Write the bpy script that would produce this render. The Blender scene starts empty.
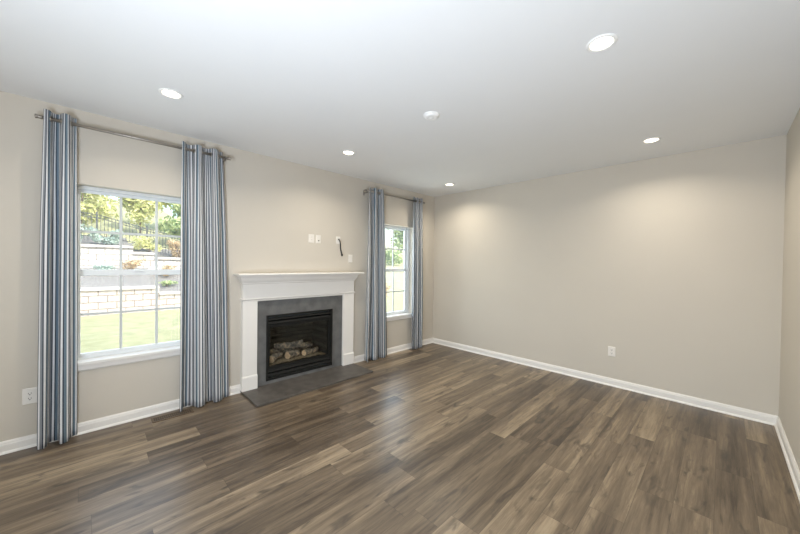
import bpy, bmesh, math, random
from mathutils import Vector, Matrix, noise

sc = bpy.context.scene
COL = sc.collection

# ------------------------------------------------------------------ camera, sky, sun, big lights, exposure
ROOM_D, ROOM_W, ROOM_H, REAR = 4.657, 4.221, 2.74, -4.6
cam_data = bpy.data.cameras.new('camera')
cam_data.sensor_fit = 'HORIZONTAL'
cam_data.sensor_width = 36.0
cam_data.lens = 317.587 / 800 * 36.0
cam_data.clip_start = 0.02
cam = bpy.data.objects.new('camera', cam_data)
COL.objects.link(cam)
yaw, pitch, roll = -0.79210, -0.01230, 0.01352
fw = Vector((math.sin(yaw) * math.cos(pitch), math.cos(yaw) * math.cos(pitch), math.sin(pitch)))
rt = Vector((math.cos(yaw), -math.sin(yaw), 0))
up = rt.cross(fw)
r2 = rt * math.cos(roll) + up * math.sin(roll)
u2 = up * math.cos(roll) - rt * math.sin(roll)
m = Matrix.Identity(4)
for i in range(3):
    m[i][0], m[i][1], m[i][2] = r2[i], u2[i], -fw[i]
m[0][3], m[1][3], m[2][3] = 3.8182, 0.0, 1.4899
cam.matrix_world = m
sc.camera = cam

world = bpy.data.worlds.new('sky')
sc.world = world
world.use_nodes = True
wn = world.node_tree
for n in list(wn.nodes):
    wn.nodes.remove(n)
w_out = wn.nodes.new('ShaderNodeOutputWorld')
w_bg = wn.nodes.new('ShaderNodeBackground')
w_sky = wn.nodes.new('ShaderNodeTexSky')
w_sky.sky_type = 'NISHITA'
w_sky.sun_disc = False
w_sky.sun_elevation = math.radians(48)
w_sky.sun_rotation = math.radians(70)
w_sky.air_density = 1.2
w_sky.dust_density = 3.0
w_bg.inputs['Strength'].default_value = 0.6
wn.links.new(w_sky.outputs[0], w_bg.inputs[0])
wn.links.new(w_bg.outputs[0], w_out.inputs[0])


def light(name, kind, loc, direction, energy, color, size=1.0, size_y=None, spread=None):
    d = bpy.data.lights.new(name, kind)
    d.energy = energy
    d.color = color
    if kind == 'AREA':
        d.shape = 'RECTANGLE'
        d.size = size
        d.size_y = size_y or size
        if spread:
            d.spread = spread
    if kind == 'SUN':
        d.angle = math.radians(1.0)
    o = bpy.data.objects.new(name, d)
    COL.objects.link(o)
    o.location = loc
    o.rotation_euler = Vector(direction).to_track_quat('-Z', 'Y').to_euler()
    return o


light('sun', 'SUN', (10, 4, 20), (-0.72, -0.32, -0.82), 3.5, (1.0, 0.94, 0.84))
# daylight through the two rear patio openings and the two fireplace-wall windows
light('rear_daylight', 'AREA', (1.15, REAR + 0.02, 1.15), (0, 1, 0.30), 20, (1.0, 0.90, 0.72), 1.7, 2.0)
light('rear_daylight', 'AREA', (3.15, REAR + 0.02, 1.15), (0, 1, 0.30), 20, (1.0, 0.90, 0.72), 1.5, 2.0)
light('window_daylight', 'AREA', (-0.22, 0.36, 1.36), (1, 0, -0.12), 6, (0.90, 0.96, 1.0), 0.90, 1.40)
light('window_daylight', 'AREA', (-0.22, 3.585, 1.36), (1, 0, -0.12), 17, (0.86, 0.94, 1.0), 0.90, 1.40)
light('added_ceiling_fill', 'AREA', (3.3, -0.75, 0.9), (-0.3, 1.2, 1.0), 104, (0.76, 0.86, 1.0), 1.0, 1.0)  # added fill to brighten the ceiling; no lamp stands here
LAMP_WATTS = 9.0

sc.view_settings.view_transform = 'Standard'
sc.view_settings.look = 'None'
sc.view_settings.gamma = 1.0
sc.view_settings.use_curve_mapping = False
sc.view_settings.exposure = 0.07


# ------------------------------------------------------------------ materials
def new_mat(name):
    mt = bpy.data.materials.new(name)
    mt.use_nodes = True
    return mt, mt.node_tree.nodes, mt.node_tree.links, mt.node_tree.nodes['Principled BSDF']


def nd(nodes, t, **kw):
    n = nodes.new(t)
    for k, v in kw.items():
        setattr(n, k, v)
    return n


def mat_math(nodes, links, op, a, b=None, c=None):
    n = nodes.new('ShaderNodeMath')
    n.operation = op
    for i, v in enumerate((a, b, c)):
        if v is None:
            continue
        if isinstance(v, (int, float)):
            n.inputs[i].default_value = v
        else:
            links.new(v, n.inputs[i])
    return n.outputs[0]


def simple(name, color, rough=0.5, metallic=0.0, var=0.04, scale=6.0, bump=0.0, bump_scale=120.0, spec=0.5):
    """one colour with a slight mottling, and an optional fine bump"""
    mt, N, L, b = new_mat(name)
    tc = N.new('ShaderNodeTexCoord')
    nz = N.new('ShaderNodeTexNoise')
    nz.inputs['Scale'].default_value = scale
    nz.inputs['Detail'].default_value = 4
    L.new(tc.outputs['Object'], nz.inputs['Vector'])
    rp = N.new('ShaderNodeValToRGB')
    rp.color_ramp.elements[0].position = 0.3
    rp.color_ramp.elements[1].position = 0.7
    rp.color_ramp.elements[0].color = (*[max(0, c * (1 - var)) for c in color], 1)
    rp.color_ramp.elements[1].color = (*[min(1, c * (1 + var)) for c in color], 1)
    L.new(nz.outputs['Fac'], rp.inputs['Fac'])
    L.new(rp.outputs['Color'], b.inputs['Base Color'])
    b.inputs['Roughness'].default_value = rough
    b.inputs['Metallic'].default_value = metallic
    b.inputs['Specular IOR Level'].default_value = spec
    if bump:
        nb = N.new('ShaderNodeTexNoise')
        nb.inputs['Scale'].default_value = bump_scale
        L.new(tc.outputs['Object'], nb.inputs['Vector'])
        bp = N.new('ShaderNodeBump')
        bp.inputs['Strength'].default_value = bump
        bp.inputs['Distance'].default_value = 0.004
        L.new(nb.outputs['Fac'], bp.inputs['Height'])
        L.new(bp.outputs['Normal'], b.inputs['Normal'])
    return mt


M = {}
M['wall'] = simple('greige_paint', (0.605, 0.555, 0.478), 0.75, var=0.012, scale=2.0, bump=0.04, bump_scale=260, spec=0.25)
M['ceiling'] = simple('ceiling_paint', (0.80, 0.80, 0.79), 0.9, var=0.008, scale=2.0, spec=0.15)
M['trim'] = simple('white_trim_paint', (0.82, 0.79, 0.745), 0.38, var=0.01)
M['muntin'] = simple('backlit_shade_grid', (0.60, 0.62, 0.60), 0.45, var=0.01)  # grid greyed below the frame white, backlit shade put into its colour
M['vinyl'] = simple('white_vinyl', (0.80, 0.82, 0.82), 0.4, var=0.01)
M['plate'] = simple('white_plastic', (0.80, 0.76, 0.70), 0.4, var=0.01)
M['slot'] = simple('dark_slot', (0.05, 0.045, 0.04), 0.7)
M['nickel'] = simple('brushed_nickel', (0.36, 0.33, 0.29), 0.42, metallic=0.8, var=0.05, scale=30)
M['black_metal'] = simple('black_painted_metal', (0.010, 0.010, 0.009), 0.6, var=0.15, scale=12, spec=0.25)
M['firebrick'] = None
M['cable'] = simple('black_rubber', (0.02, 0.02, 0.02), 0.5)
M['bronze'] = simple('brown_register_metal', (0.115, 0.080, 0.050), 0.5, var=0.1, scale=20)
M['slate'] = simple('grey_slate_tile', (0.125, 0.125, 0.122), 0.55, var=0.22, scale=9, bump=0.25, bump_scale=60)
M['hearth'] = simple('dark_hearth_slate', (0.098, 0.088, 0.078), 0.5, var=0.25, scale=10, bump=0.3, bump_scale=70)
M['fence_metal'] = simple('black_fence_metal', (0.03, 0.035, 0.035), 0.5)
M['cap'] = simple('pale_capstone', (0.55, 0.50, 0.47), 0.9, var=0.1, scale=4)
M['bark'] = simple('tree_bark', (0.16, 0.11, 0.08), 0.9, var=0.3, scale=12)
M['detector'] = simple('detector_plastic', (0.86, 0.85, 0.82), 0.45, var=0.01)


def make_glass(name, tint, gloss=1.0, glare_veil=0.0):
    mt, N, L, b = new_mat(name)
    N.remove(b)
    out = [n for n in N if n.type == 'OUTPUT_MATERIAL'][0]
    tr = N.new('ShaderNodeBsdfTransparent')
    tr.inputs['Color'].default_value = (*tint, 1)
    gl = N.new('ShaderNodeBsdfGlossy')
    gl.inputs['Roughness'].default_value = 0.02
    fr = N.new('ShaderNodeLayerWeight')
    fr.inputs['Blend'].default_value = 0.5
    mx = N.new('ShaderNodeMixShader')
    f = mat_math(N, L, 'MULTIPLY_ADD', mat_math(N, L, 'POWER', fr.outputs['Facing'], 5.0), 0.9 * gloss, 0.04 * gloss)
    L.new(f, mx.inputs[0])
    L.new(tr.outputs[0], mx.inputs[1])
    L.new(gl.outputs[0], mx.inputs[2])
    du = N.new('ShaderNodeBsdfTranslucent')  # pale translucent layer puts veiling glare into the pane material
    du.inputs['Color'].default_value = (0.95, 0.97, 1.0, 1)
    md = N.new('ShaderNodeMixShader')
    md.inputs[0].default_value = glare_veil
    L.new(mx.outputs[0], md.inputs[1])
    L.new(du.outputs[0], md.inputs[2])
    L.new(md.outputs[0], out.inputs['Surface'])
    return mt


M['glass'] = make_glass('window_glass', (0.96, 0.985, 0.975), glare_veil=0.018)
M['fire_glass'] = make_glass('firebox_glass', (0.93, 0.93, 0.91), 0.8)


def make_lens():
    mt, N, L, b = new_mat('led_lens')
    b.inputs['Base Color'].default_value = (0.9, 0.88, 0.82, 1)
    b.inputs['Emission Color'].default_value = (1.0, 0.86, 0.66, 1)
    b.inputs['Emission Strength'].default_value = 9.0
    return mt


M['lens'] = make_lens()


def make_floor():
    mt, N, L, b = new_mat('oak_vinyl_planks')
    tc = N.new('ShaderNodeTexCoord')
    sp = N.new('ShaderNodeSeparateXYZ')
    L.new(tc.outputs['Object'], sp.inputs[0])
    X, Y = sp.outputs[0], sp.outputs[1]
    PW, PL = 0.182, 1.22
    cx = mat_math(N, L, 'DIVIDE', mat_math(N, L, 'ADD', X, 20.03), PW)
    ci = mat_math(N, L, 'FLOOR', cx)
    wn1 = nd(N, 'ShaderNodeTexWhiteNoise', noise_dimensions='1D')
    L.new(ci, wn1.inputs['W'])
    ry = mat_math(N, L, 'ADD', mat_math(N, L, 'DIVIDE', mat_math(N, L, 'ADD', Y, 30.0), PL), wn1.outputs['Value'])
    ri = mat_math(N, L, 'FLOOR', ry)
    cmb = N.new('ShaderNodeCombineXYZ')
    L.new(ci, cmb.inputs[0])
    L.new(ri, cmb.inputs[1])
    wn2 = nd(N, 'ShaderNodeTexWhiteNoise', noise_dimensions='2D')
    L.new(cmb.outputs[0], wn2.inputs['Vector'])
    rnd = wn2.outputs['Value']
    sepc = N.new('ShaderNodeSeparateColor')
    L.new(wn2.outputs['Color'], sepc.inputs[0])
    # plank-local offset coordinates
    off = N.new('ShaderNodeCombineXYZ')
    L.new(mat_math(N, L, 'MULTIPLY', sepc.outputs[0], 37.0), off.inputs[0])
    L.new(mat_math(N, L, 'MULTIPLY', sepc.outputs[1], 53.0), off.inputs[1])
    L.new(mat_math(N, L, 'MULTIPLY', sepc.outputs[2], 11.0), off.inputs[2])
    pos = nd(N, 'ShaderNodeVectorMath', operation='ADD')
    L.new(tc.outputs['Object'], pos.inputs[0])
    L.new(off.outputs[0], pos.inputs[1])

    def stretched(sx, sy, scale, detail, rough=0.6, dist=0.0):
        mp = N.new('ShaderNodeMapping')
        mp.inputs['Scale'].default_value = (sx, sy, 1)
        L.new(pos.outputs[0], mp.inputs['Vector'])
        nz = N.new('ShaderNodeTexNoise')
        nz.inputs['Scale'].default_value = scale
        nz.inputs['Detail'].default_value = detail
        nz.inputs['Roughness'].default_value = rough
        nz.inputs['Distortion'].default_value = dist
        L.new(mp.outputs[0], nz.inputs['Vector'])
        return nz.outputs['Fac']

    broad = stretched(7.5, 0.42, 1.6, 2, 0.5, 0.15)        # wide light and dark bands along a plank
    grain = stretched(24.0, 1.4, 2.6, 7, 0.68, 0.5)       # grain
    fine = stretched(160.0, 5.0, 2.0, 3, 0.6)
    knot = stretched(10.0, 2.4, 1.25, 3, 0.55, 1.0)
    t = mat_math(N, L, 'MULTIPLY_ADD', mat_math(N, L, 'SUBTRACT', rnd, 0.5), 0.40, 0.46)
    t = mat_math(N, L, 'MULTIPLY_ADD', mat_math(N, L, 'SUBTRACT', broad, 0.5), 1.45, t)
    t = mat_math(N, L, 'MULTIPLY_ADD', mat_math(N, L, 'SUBTRACT', grain, 0.5), 1.0, t)
    t = mat_math(N, L, 'MULTIPLY_ADD', mat_math(N, L, 'SUBTRACT', fine, 0.5), 0.22, t)
    t = mat_math(N, L, 'MULTIPLY_ADD', mat_math(N, L, 'SUBTRACT', t, 0.5), 1.0, 0.50)
    rp = N.new('ShaderNodeValToRGB')
    cr = rp.color_ramp
    cr.elements[0].position = 0.05
    cr.elements[0].color = (0.068, 0.049, 0.033, 1)
    cr.elements[1].position = 0.95
    cr.elements[1].color = (0.355, 0.275, 0.182, 1)
    e = cr.elements.new(0.36)
    e.color = (0.136, 0.101, 0.068, 1)
    e = cr.elements.new(0.62)
    e.color = (0.206, 0.155, 0.102, 1)
    L.new(t, rp.inputs['Fac'])
    # knots: dark smudges
    kf = N.new('ShaderNodeMapRange')
    kf.inputs['From Min'].default_value = 0.57
    kf.inputs['From Max'].default_value = 0.71
    kf.inputs['To Max'].default_value = 0.75
    L.new(knot, kf.inputs['Value'])
    mk = nd(N, 'ShaderNodeMix', data_type='RGBA')
    L.new(kf.outputs[0], mk.inputs['Factor'])
    L.new(rp.outputs['Color'], mk.inputs['A'])
    mk.inputs['B'].default_value = (0.055, 0.043, 0.033, 1)
    # seams
    fx = mat_math(N, L, 'FRACT', cx)
    fy = mat_math(N, L, 'FRACT', ry)
    ex = mat_math(N, L, 'MULTIPLY', mat_math(N, L, 'MINIMUM', fx, mat_math(N, L, 'SUBTRACT', 1.0, fx)), PW)
    ey = mat_math(N, L, 'MULTIPLY', mat_math(N, L, 'MINIMUM', fy, mat_math(N, L, 'SUBTRACT', 1.0, fy)), PL)
    seam = mat_math(N, L, 'LESS_THAN', mat_math(N, L, 'MINIMUM', ex, ey), 0.0014)
    ms = nd(N, 'ShaderNodeMix', data_type='RGBA')
    L.new(mat_math(N, L, 'MULTIPLY', seam, 0.55), ms.inputs['Factor'])
    L.new(mk.outputs['Result'], ms.inputs['A'])
    ms.inputs['B'].default_value = (0.05, 0.038, 0.028, 1)
    L.new(ms.outputs['Result'], b.inputs['Base Color'])
    rr = N.new('ShaderNodeMapRange')
    rr.inputs['To Min'].default_value = 0.28
    rr.inputs['To Max'].default_value = 0.38
    L.new(grain, rr.inputs['Value'])
    L.new(rr.outputs[0], b.inputs['Roughness'])
    b.inputs['Specular IOR Level'].default_value = 0.45
    bp = N.new('ShaderNodeBump')
    bp.inputs['Strength'].default_value = 0.12
    bp.inputs['Distance'].default_value = 0.002
    L.new(mat_math(N, L, 'SUBTRACT', grain, mat_math(N, L, 'MULTIPLY', seam, 1.0)), bp.inputs['Height'])
    L.new(bp.outputs['Normal'], b.inputs['Normal'])
    return mt


M['floor'] = make_floor()


def make_curtain_mat(name, lift=0.0):
    mt, N, L, b = new_mat(name)
    tc = N.new('ShaderNodeTexCoord')
    sp = N.new('ShaderNodeSeparateXYZ')
    L.new(tc.outputs['UV'], sp.inputs[0])
    fr = mat_math(N, L, 'FRACT', mat_math(N, L, 'DIVIDE', sp.outputs[0], 0.110))
    rp = N.new('ShaderNodeValToRGB')
    rp.color_ramp.interpolation = 'CONSTANT'
    navy = (0.055, 0.072, 0.100)
    white = (0.90, 0.90, 0.90)
    blue = (0.215, 0.295, 0.360)
    grey = (0.320, 0.335, 0.360)
    taupe = (0.420, 0.405, 0.415)
    seq = [(0.000, white), (0.120, navy), (0.215, white), (0.300, grey), (0.415, navy), (0.475, white), (0.590, navy), (0.650, blue),
           (0.775, white), (0.865, navy), (0.925, taupe)]
    els = rp.color_ramp.elements
    els[0].position = seq[0][0]
    els[0].color = (*seq[0][1], 1)
    els[1].position = seq[1][0]
    els[1].color = (*seq[1][1], 1)
    for p, c in seq[2:]:
        e = els.new(p)
        e.color = (*c, 1)
    L.new(fr, rp.inputs['Fac'])
    nz = N.new('ShaderNodeTexNoise')
    nz.inputs['Scale'].default_value = 350
    mp = N.new('ShaderNodeMapping')
    mp.inputs['Scale'].default_value = (1, 0.25, 1)
    L.new(tc.outputs['UV'], mp.inputs['Vector'])
    L.new(mp.outputs[0], nz.inputs['Vector'])
    mx = nd(N, 'ShaderNodeMix', data_type='RGBA')
    mx.blend_type = 'MULTIPLY'
    mx.inputs['Factor'].default_value = 0.25
    L.new(rp.outputs['Color'], mx.inputs['A'])
    L.new(nz.outputs['Fac'], mx.inputs['B'])
    L.new(mx.outputs['Result'], b.inputs['Base Color'])
    b.inputs['Roughness'].default_value = 0.75
    b.inputs['Specular IOR Level'].default_value = 0.2
    b.inputs['Sheen Weight'].default_value = 0.1
    out = [n for n in N if n.type == 'OUTPUT_MATERIAL'][0]
    tl = N.new('ShaderNodeBsdfTranslucent')
    L.new(mx.outputs['Result'], tl.inputs['Color'])
    ms = N.new('ShaderNodeMixShader')
    ms.inputs[0].default_value = 0.22
    L.new(b.outputs[0], ms.inputs[1])
    L.new(tl.outputs[0], ms.inputs[2])
    L.new(ms.outputs[0], out.inputs['Surface'])
    return mt


M['curtain'] = make_curtain_mat('striped_curtain_cloth')


def make_brick(name, c1, c2, mortar, bw, bh, ms=0.012, bump=0.6, plane='YZ', rough=0.9):
    mt, N, L, b = new_mat(name)
    tc = N.new('ShaderNodeTexCoord')
    sp = N.new('ShaderNodeSeparateXYZ')
    L.new(tc.outputs['Object'], sp.inputs[0])
    cb = N.new('ShaderNodeCombineXYZ')
    L.new(sp.outputs['XYZ'.index(plane[0])], cb.inputs[0])
    L.new(sp.outputs['XYZ'.index(plane[1])], cb.inputs[1])
    br = N.new('ShaderNodeTexBrick')
    br.inputs['Scale'].default_value = 1.0
    br.inputs['Brick Width'].default_value = bw
    br.inputs['Row Height'].default_value = bh
    br.inputs['Mortar Size'].default_value = ms
    br.inputs['Color1'].default_value = (*c1, 1)
    br.inputs['Color2'].default_value = (*c2, 1)
    br.inputs['Mortar'].default_value = (*mortar, 1)
    L.new(cb.outputs[0], br.inputs['Vector'])
    nz = N.new('ShaderNodeTexNoise')
    nz.inputs['Scale'].default_value = 9
    L.new(tc.outputs['Object'], nz.inputs['Vector'])
    mx = nd(N, 'ShaderNodeMix', data_type='RGBA')
    mx.blend_type = 'OVERLAY'
    mx.inputs['Factor'].default_value = 0.4
    L.new(br.outputs['Color'], mx.inputs['A'])
    L.new(nz.outputs['Fac'], mx.inputs['B'])
    L.new(mx.outputs['Result'], b.inputs['Base Color'])
    b.inputs['Roughness'].default_value = rough
    bp = N.new('ShaderNodeBump')
    bp.inputs['Strength'].default_value = bump
    bp.inputs['Distance'].default_value = 0.02
    bp.invert = True
    L.new(br.outputs['Fac'], bp.inputs['Height'])
    L.new(bp.outputs['Normal'], b.inputs['Normal'])
    return mt


M['block'] = make_brick('retaining_block', (0.45, 0.375, 0.34), (0.53, 0.455, 0.42), (0.20, 0.165, 0.14), 0.47, 0.225, 0.016)
M['upper_block'] = make_brick('upper_retaining_block', (0.46, 0.42, 0.39), (0.52, 0.48, 0.45), (0.20, 0.17, 0.15), 0.47, 0.225, 0.014)
M['firebrick'] = make_brick('dark_firebrick', (0.026, 0.029, 0.024), (0.036, 0.039, 0.032), (0.012, 0.013, 0.011), 0.16, 0.055, 0.006, 0.4)


def make_log():
    mt, N, L, b = new_mat('ceramic_log_bark')
    tc = N.new('ShaderNodeTexCoord')
    nz = N.new('ShaderNodeTexNoise')
    nz.inputs['Scale'].default_value = 22
    nz.inputs['Detail'].default_value = 6
    L.new(tc.outputs['Object'], nz.inputs['Vector'])
    rp = N.new('ShaderNodeValToRGB')
    els = rp.color_ramp.elements
    els[0].position, els[0].color = 0.36, (0.075, 0.072, 0.066, 1)
    els[1].position, els[1].color = 0.68, (0.52, 0.39, 0.26, 1)
    e = els.new(0.52)
    e.color = (0.22, 0.19, 0.155, 1)
    L.new(nz.outputs['Fac'], rp.inputs['Fac'])
    L.new(rp.outputs['Color'], b.inputs['Base Color'])
    b.inputs['Roughness'].default_value = 0.9
    bp = N.new('ShaderNodeBump')
    bp.inputs['Strength'].default_value = 0.8
    bp.inputs['Distance'].default_value = 0.01
    L.new(nz.outputs['Fac'], bp.inputs['Height'])
    L.new(bp.outputs['Normal'], b.inputs['Normal'])
    return mt


M['log'] = make_log()
M['log_end'] = simple('cut_log_end', (0.75, 0.55, 0.36), 0.85, var=0.2, scale=40)
M['ember'] = simple('ember_bed', (0.20, 0.165, 0.115), 0.95, var=0.6, scale=60, bump=1.0, bump_scale=90)


def make_ground():
    """lawn in front, mulch beds on the terraces"""
    mt, N, L, b = new_mat('lawn_grass')
    tc = N.new('ShaderNodeTexCoord')
    nz = N.new('ShaderNodeTexNoise')
    nz.inputs['Scale'].default_value = 3.0
    nz.inputs['Detail'].default_value = 8
    nz.inputs['Roughness'].default_value = 0.7
    L.new(tc.outputs['Object'], nz.inputs['Vector'])
    rp = N.new('ShaderNodeValToRGB')
    els = rp.color_ramp.elements
    els[0].position, els[0].color = 0.3, (0.27, 0.285, 0.15, 1)
    els[1].position, els[1].color = 0.72, (0.46, 0.435, 0.26, 1)
    L.new(nz.outputs['Fac'], rp.inputs['Fac'])
    L.new(rp.outputs['Color'], b.inputs['Base Color'])
    b.inputs['Roughness'].default_value = 0.95
    b.inputs['Specular IOR Level'].default_value = 0.1
    n2 = N.new('ShaderNodeTexNoise')
    n2.inputs['Scale'].default_value = 60
    L.new(tc.outputs['Object'], n2.inputs['Vector'])
    bp = N.new('ShaderNodeBump')
    bp.inputs['Strength'].default_value = 0.7
    bp.inputs['Distance'].default_value = 0.04
    L.new(n2.outputs['Fac'], bp.inputs['Height'])
    L.new(bp.outputs['Normal'], b.inputs['Normal'])
    return mt


M['lawn'] = make_ground()
M['mulch'] = simple('grey_mulch', (0.17, 0.16, 0.15), 0.95, var=0.35, scale=25, bump=0.8, bump_scale=40)


def make_leaf(name, c1, c2):
    mt, N, L, b = new_mat(name)
    oi = N.new('ShaderNodeNewGeometry')
    rp = N.new('ShaderNodeValToRGB')
    rp.color_ramp.elements[0].color = (*c1, 1)
    rp.color_ramp.elements[1].color = (*c2, 1)
    L.new(oi.outputs['Random Per Island'], rp.inputs['Fac'])
    L.new(rp.outputs['Color'], b.inputs['Base Color'])
    b.inputs['Roughness'].default_value = 0.6
    out = [n for n in N if n.type == 'OUTPUT_MATERIAL'][0]
    tl = N.new('ShaderNodeBsdfTranslucent')
    L.new(rp.outputs['Color'], tl.inputs['Color'])
    ms = N.new('ShaderNodeMixShader')
    ms.inputs[0].default_value = 0.35
    L.new(b.outputs[0], ms.inputs[1])
    L.new(tl.outputs[0], ms.inputs[2])
    L.new(ms.outputs[0], out.inputs['Surface'])
    return mt


M['leaf_green'] = make_leaf('green_leaves', (0.22, 0.32, 0.12), (0.56, 0.62, 0.30))
M['leaf_yellow'] = make_leaf('yellow_green_leaves', (0.44, 0.48, 0.16), (0.80, 0.76, 0.40))
M['leaf_blue'] = make_leaf('blue_green_needles', (0.26, 0.36, 0.31), (0.50, 0.58, 0.50))
M['leaf_tan'] = make_leaf('tan_shrub_leaves', (0.48, 0.34, 0.18), (0.70, 0.55, 0.36))


# ------------------------------------------------------------------ mesh helpers
def add_box(bm, x0, x1, y0, y1, z0, z1, mi=0):
    v = [bm.verts.new(p) for p in ((x0, y0, z0), (x1, y0, z0), (x1, y1, z0), (x0, y1, z0),
                                   (x0, y0, z1), (x1, y0, z1), (x1, y1, z1), (x0, y1, z1))]
    for f in ((0, 3, 2, 1), (4, 5, 6, 7), (0, 1, 5, 4), (1, 2, 6, 5), (2, 3, 7, 6), (3, 0, 4, 7)):
        fc = bm.faces.new([v[i] for i in f])
        fc.material_index = mi
    return v


def add_prism(bm, prof, a0, a1, axis='y', mi=0, skew0=None, skew1=None):
    """closed 2D profile [(p, q)] swept from a0 to a1; axis y: (x,z); axis x: (y,z); skewN(p) shifts the end (mitre)"""
    def P(p, q, a):
        return (p, a, q) if axis == 'y' else (a, p, q)
    r0 = [bm.verts.new(P(p, q, a0 + (skew0(p) if skew0 else 0))) for p, q in prof]
    r1 = [bm.verts.new(P(p, q, a1 + (skew1(p) if skew1 else 0))) for p, q in prof]
    n = len(prof)
    fs = [bm.faces.new(r0), bm.faces.new(list(reversed(r1)))]
    for i in range(n):
        fs.append(bm.faces.new((r0[i], r1[i], r1[(i + 1) % n], r0[(i + 1) % n])))
    for f in fs:
        f.material_index = mi


def add_lathe(bm, prof, axis='z', center=(0, 0, 0), seg=32, mi=0, flip=False):
    """profile [(r, h)] turned about an axis"""
    c = Vector(center)
    rings = []
    for r, h in prof:
        if r < 1e-6:
            p = {'z': (0, 0, h), 'y': (0, h, 0), 'x': (h, 0, 0)}[axis]
            rings.append([bm.verts.new(c + Vector(p))])
            continue
        ring = []
        for k in range(seg):
            a = 2 * math.pi * k / seg
            ca, sa = r * math.cos(a), r * math.sin(a)
            p = {'z': (ca, sa, h), 'y': (ca, h, sa), 'x': (h, ca, sa)}[axis]
            ring.append(bm.verts.new(c + Vector(p)))
        rings.append(ring)
    for a, b in zip(rings, rings[1:]):
        if len(a) == 1 and len(b) == 1:
            continue
        for k in range(seg):
            k2 = (k + 1) % seg
            if len(a) == 1:
                f = bm.faces.new((a[0], b[k], b[k2]))
            elif len(b) == 1:
                f = bm.faces.new((a[k], b[0], a[k2]))
            else:
                f = bm.faces.new((a[k], b[k], b[k2], a[k2]))
            f.material_index = mi
            f.smooth = True


def add_tube(bm, pts, r, seg=10, mi=0, radii=None):
    pts = [Vector(p) for p in pts]
    rings = []
    prev = None
    for i, p in enumerate(pts):
        t = (pts[min(i + 1, len(pts) - 1)] - pts[max(i - 1, 0)]).normalized()
        if prev is None:
            n = t.orthogonal().normalized()
        else:
            n = (prev - t * prev.dot(t)).normalized()
        prev = n
        b = t.cross(n)
        rr = radii[i] if radii else r
        rings.append([bm.verts.new(p + (n * math.cos(2 * math.pi * k / seg) + b * math.sin(2 * math.pi * k / seg)) * rr) for k in range(seg)])
    for a, b in zip(rings, rings[1:]):
        for k in range(seg):
            f = bm.faces.new((a[k], a[(k + 1) % seg], b[(k + 1) % seg], b[k]))
            f.smooth = True
            f.material_index = mi
    bm.faces.new(list(reversed(rings[0]))).material_index = mi
    bm.faces.new(rings[-1]).material_index = mi


def add_torus(bm, center, axis, R, r, seg=20, sub=8):
    ax = Vector(axis).normalized()
    e1 = ax.orthogonal().normalized()
    e2 = ax.cross(e1)
    c = Vector(center)
    rings = []
    for i in range(seg):
        a = 2 * math.pi * i / seg
        d = e1 * math.cos(a) + e2 * math.sin(a)
        rings.append([bm.verts.new(c + d * (R + r * math.cos(2 * math.pi * k / sub)) + ax * r * math.sin(2 * math.pi * k / sub)) for k in range(sub)])
    for i in range(seg):
        a, b = rings[i], rings[(i + 1) % seg]
        for k in range(sub):
            f = bm.faces.new((a[k], b[k], b[(k + 1) % sub], a[(k + 1) % sub]))
            f.smooth = True


def obj(name, bm, mats, parent=None, bevel=0.0, origin=None, seg=2):
    """link a bmesh as ONE object; vertices are in world space, the origin is moved to the parent or the given base"""
    bmesh.ops.recalc_face_normals(bm, faces=bm.faces[:])
    org = Vector(origin) if origin is not None else (parent_world(parent) if parent else Vector((0, 0, 0)))
    bmesh.ops.translate(bm, verts=bm.verts[:], vec=-org)
    me = bpy.data.meshes.new(name)
    bm.to_mesh(me)
    bm.free()
    for mt in (mats if isinstance(mats, (list, tuple)) else [mats]):
        me.materials.append(mt)
    o = bpy.data.objects.new(name, me)
    COL.objects.link(o)
    if parent:
        o.parent = parent
        o.location = org - parent_world(parent)
    else:
        o.location = org
    if bevel:
        md = o.modifiers.new('bevel', 'BEVEL')
        md.width = bevel
        md.segments = seg
        md.limit_method = 'ANGLE'
        md.angle_limit = math.radians(40)
    return o


def parent_world(o):
    p = Vector((0, 0, 0))
    while o:
        p += o.location
        o = o.parent
    return p


def tag(o, label, cat, group=None, kind=None):
    o['label'] = label
    o['category'] = cat
    if group:
        o['group'] = group
    if kind:
        o['kind'] = kind
    return o


def thing(name, label, cat, loc, group=None, kind=None):
    o = bpy.data.objects.new(name, None)
    o.empty_display_size = 0.1
    COL.objects.link(o)
    o.location = loc
    return tag(o, label, cat, group, kind)


def dup(root, loc, label, group=None):
    r = root.copy()
    COL.objects.link(r)
    r.location = loc
    r['label'] = label
    if group:
        r['group'] = group
    for ch in list(root.children):
        c = ch.copy()
        COL.objects.link(c)
        c.parent = r
        for g in list(ch.children):
            d = g.copy()
            COL.objects.link(d)
            d.parent = c
    return r


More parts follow.
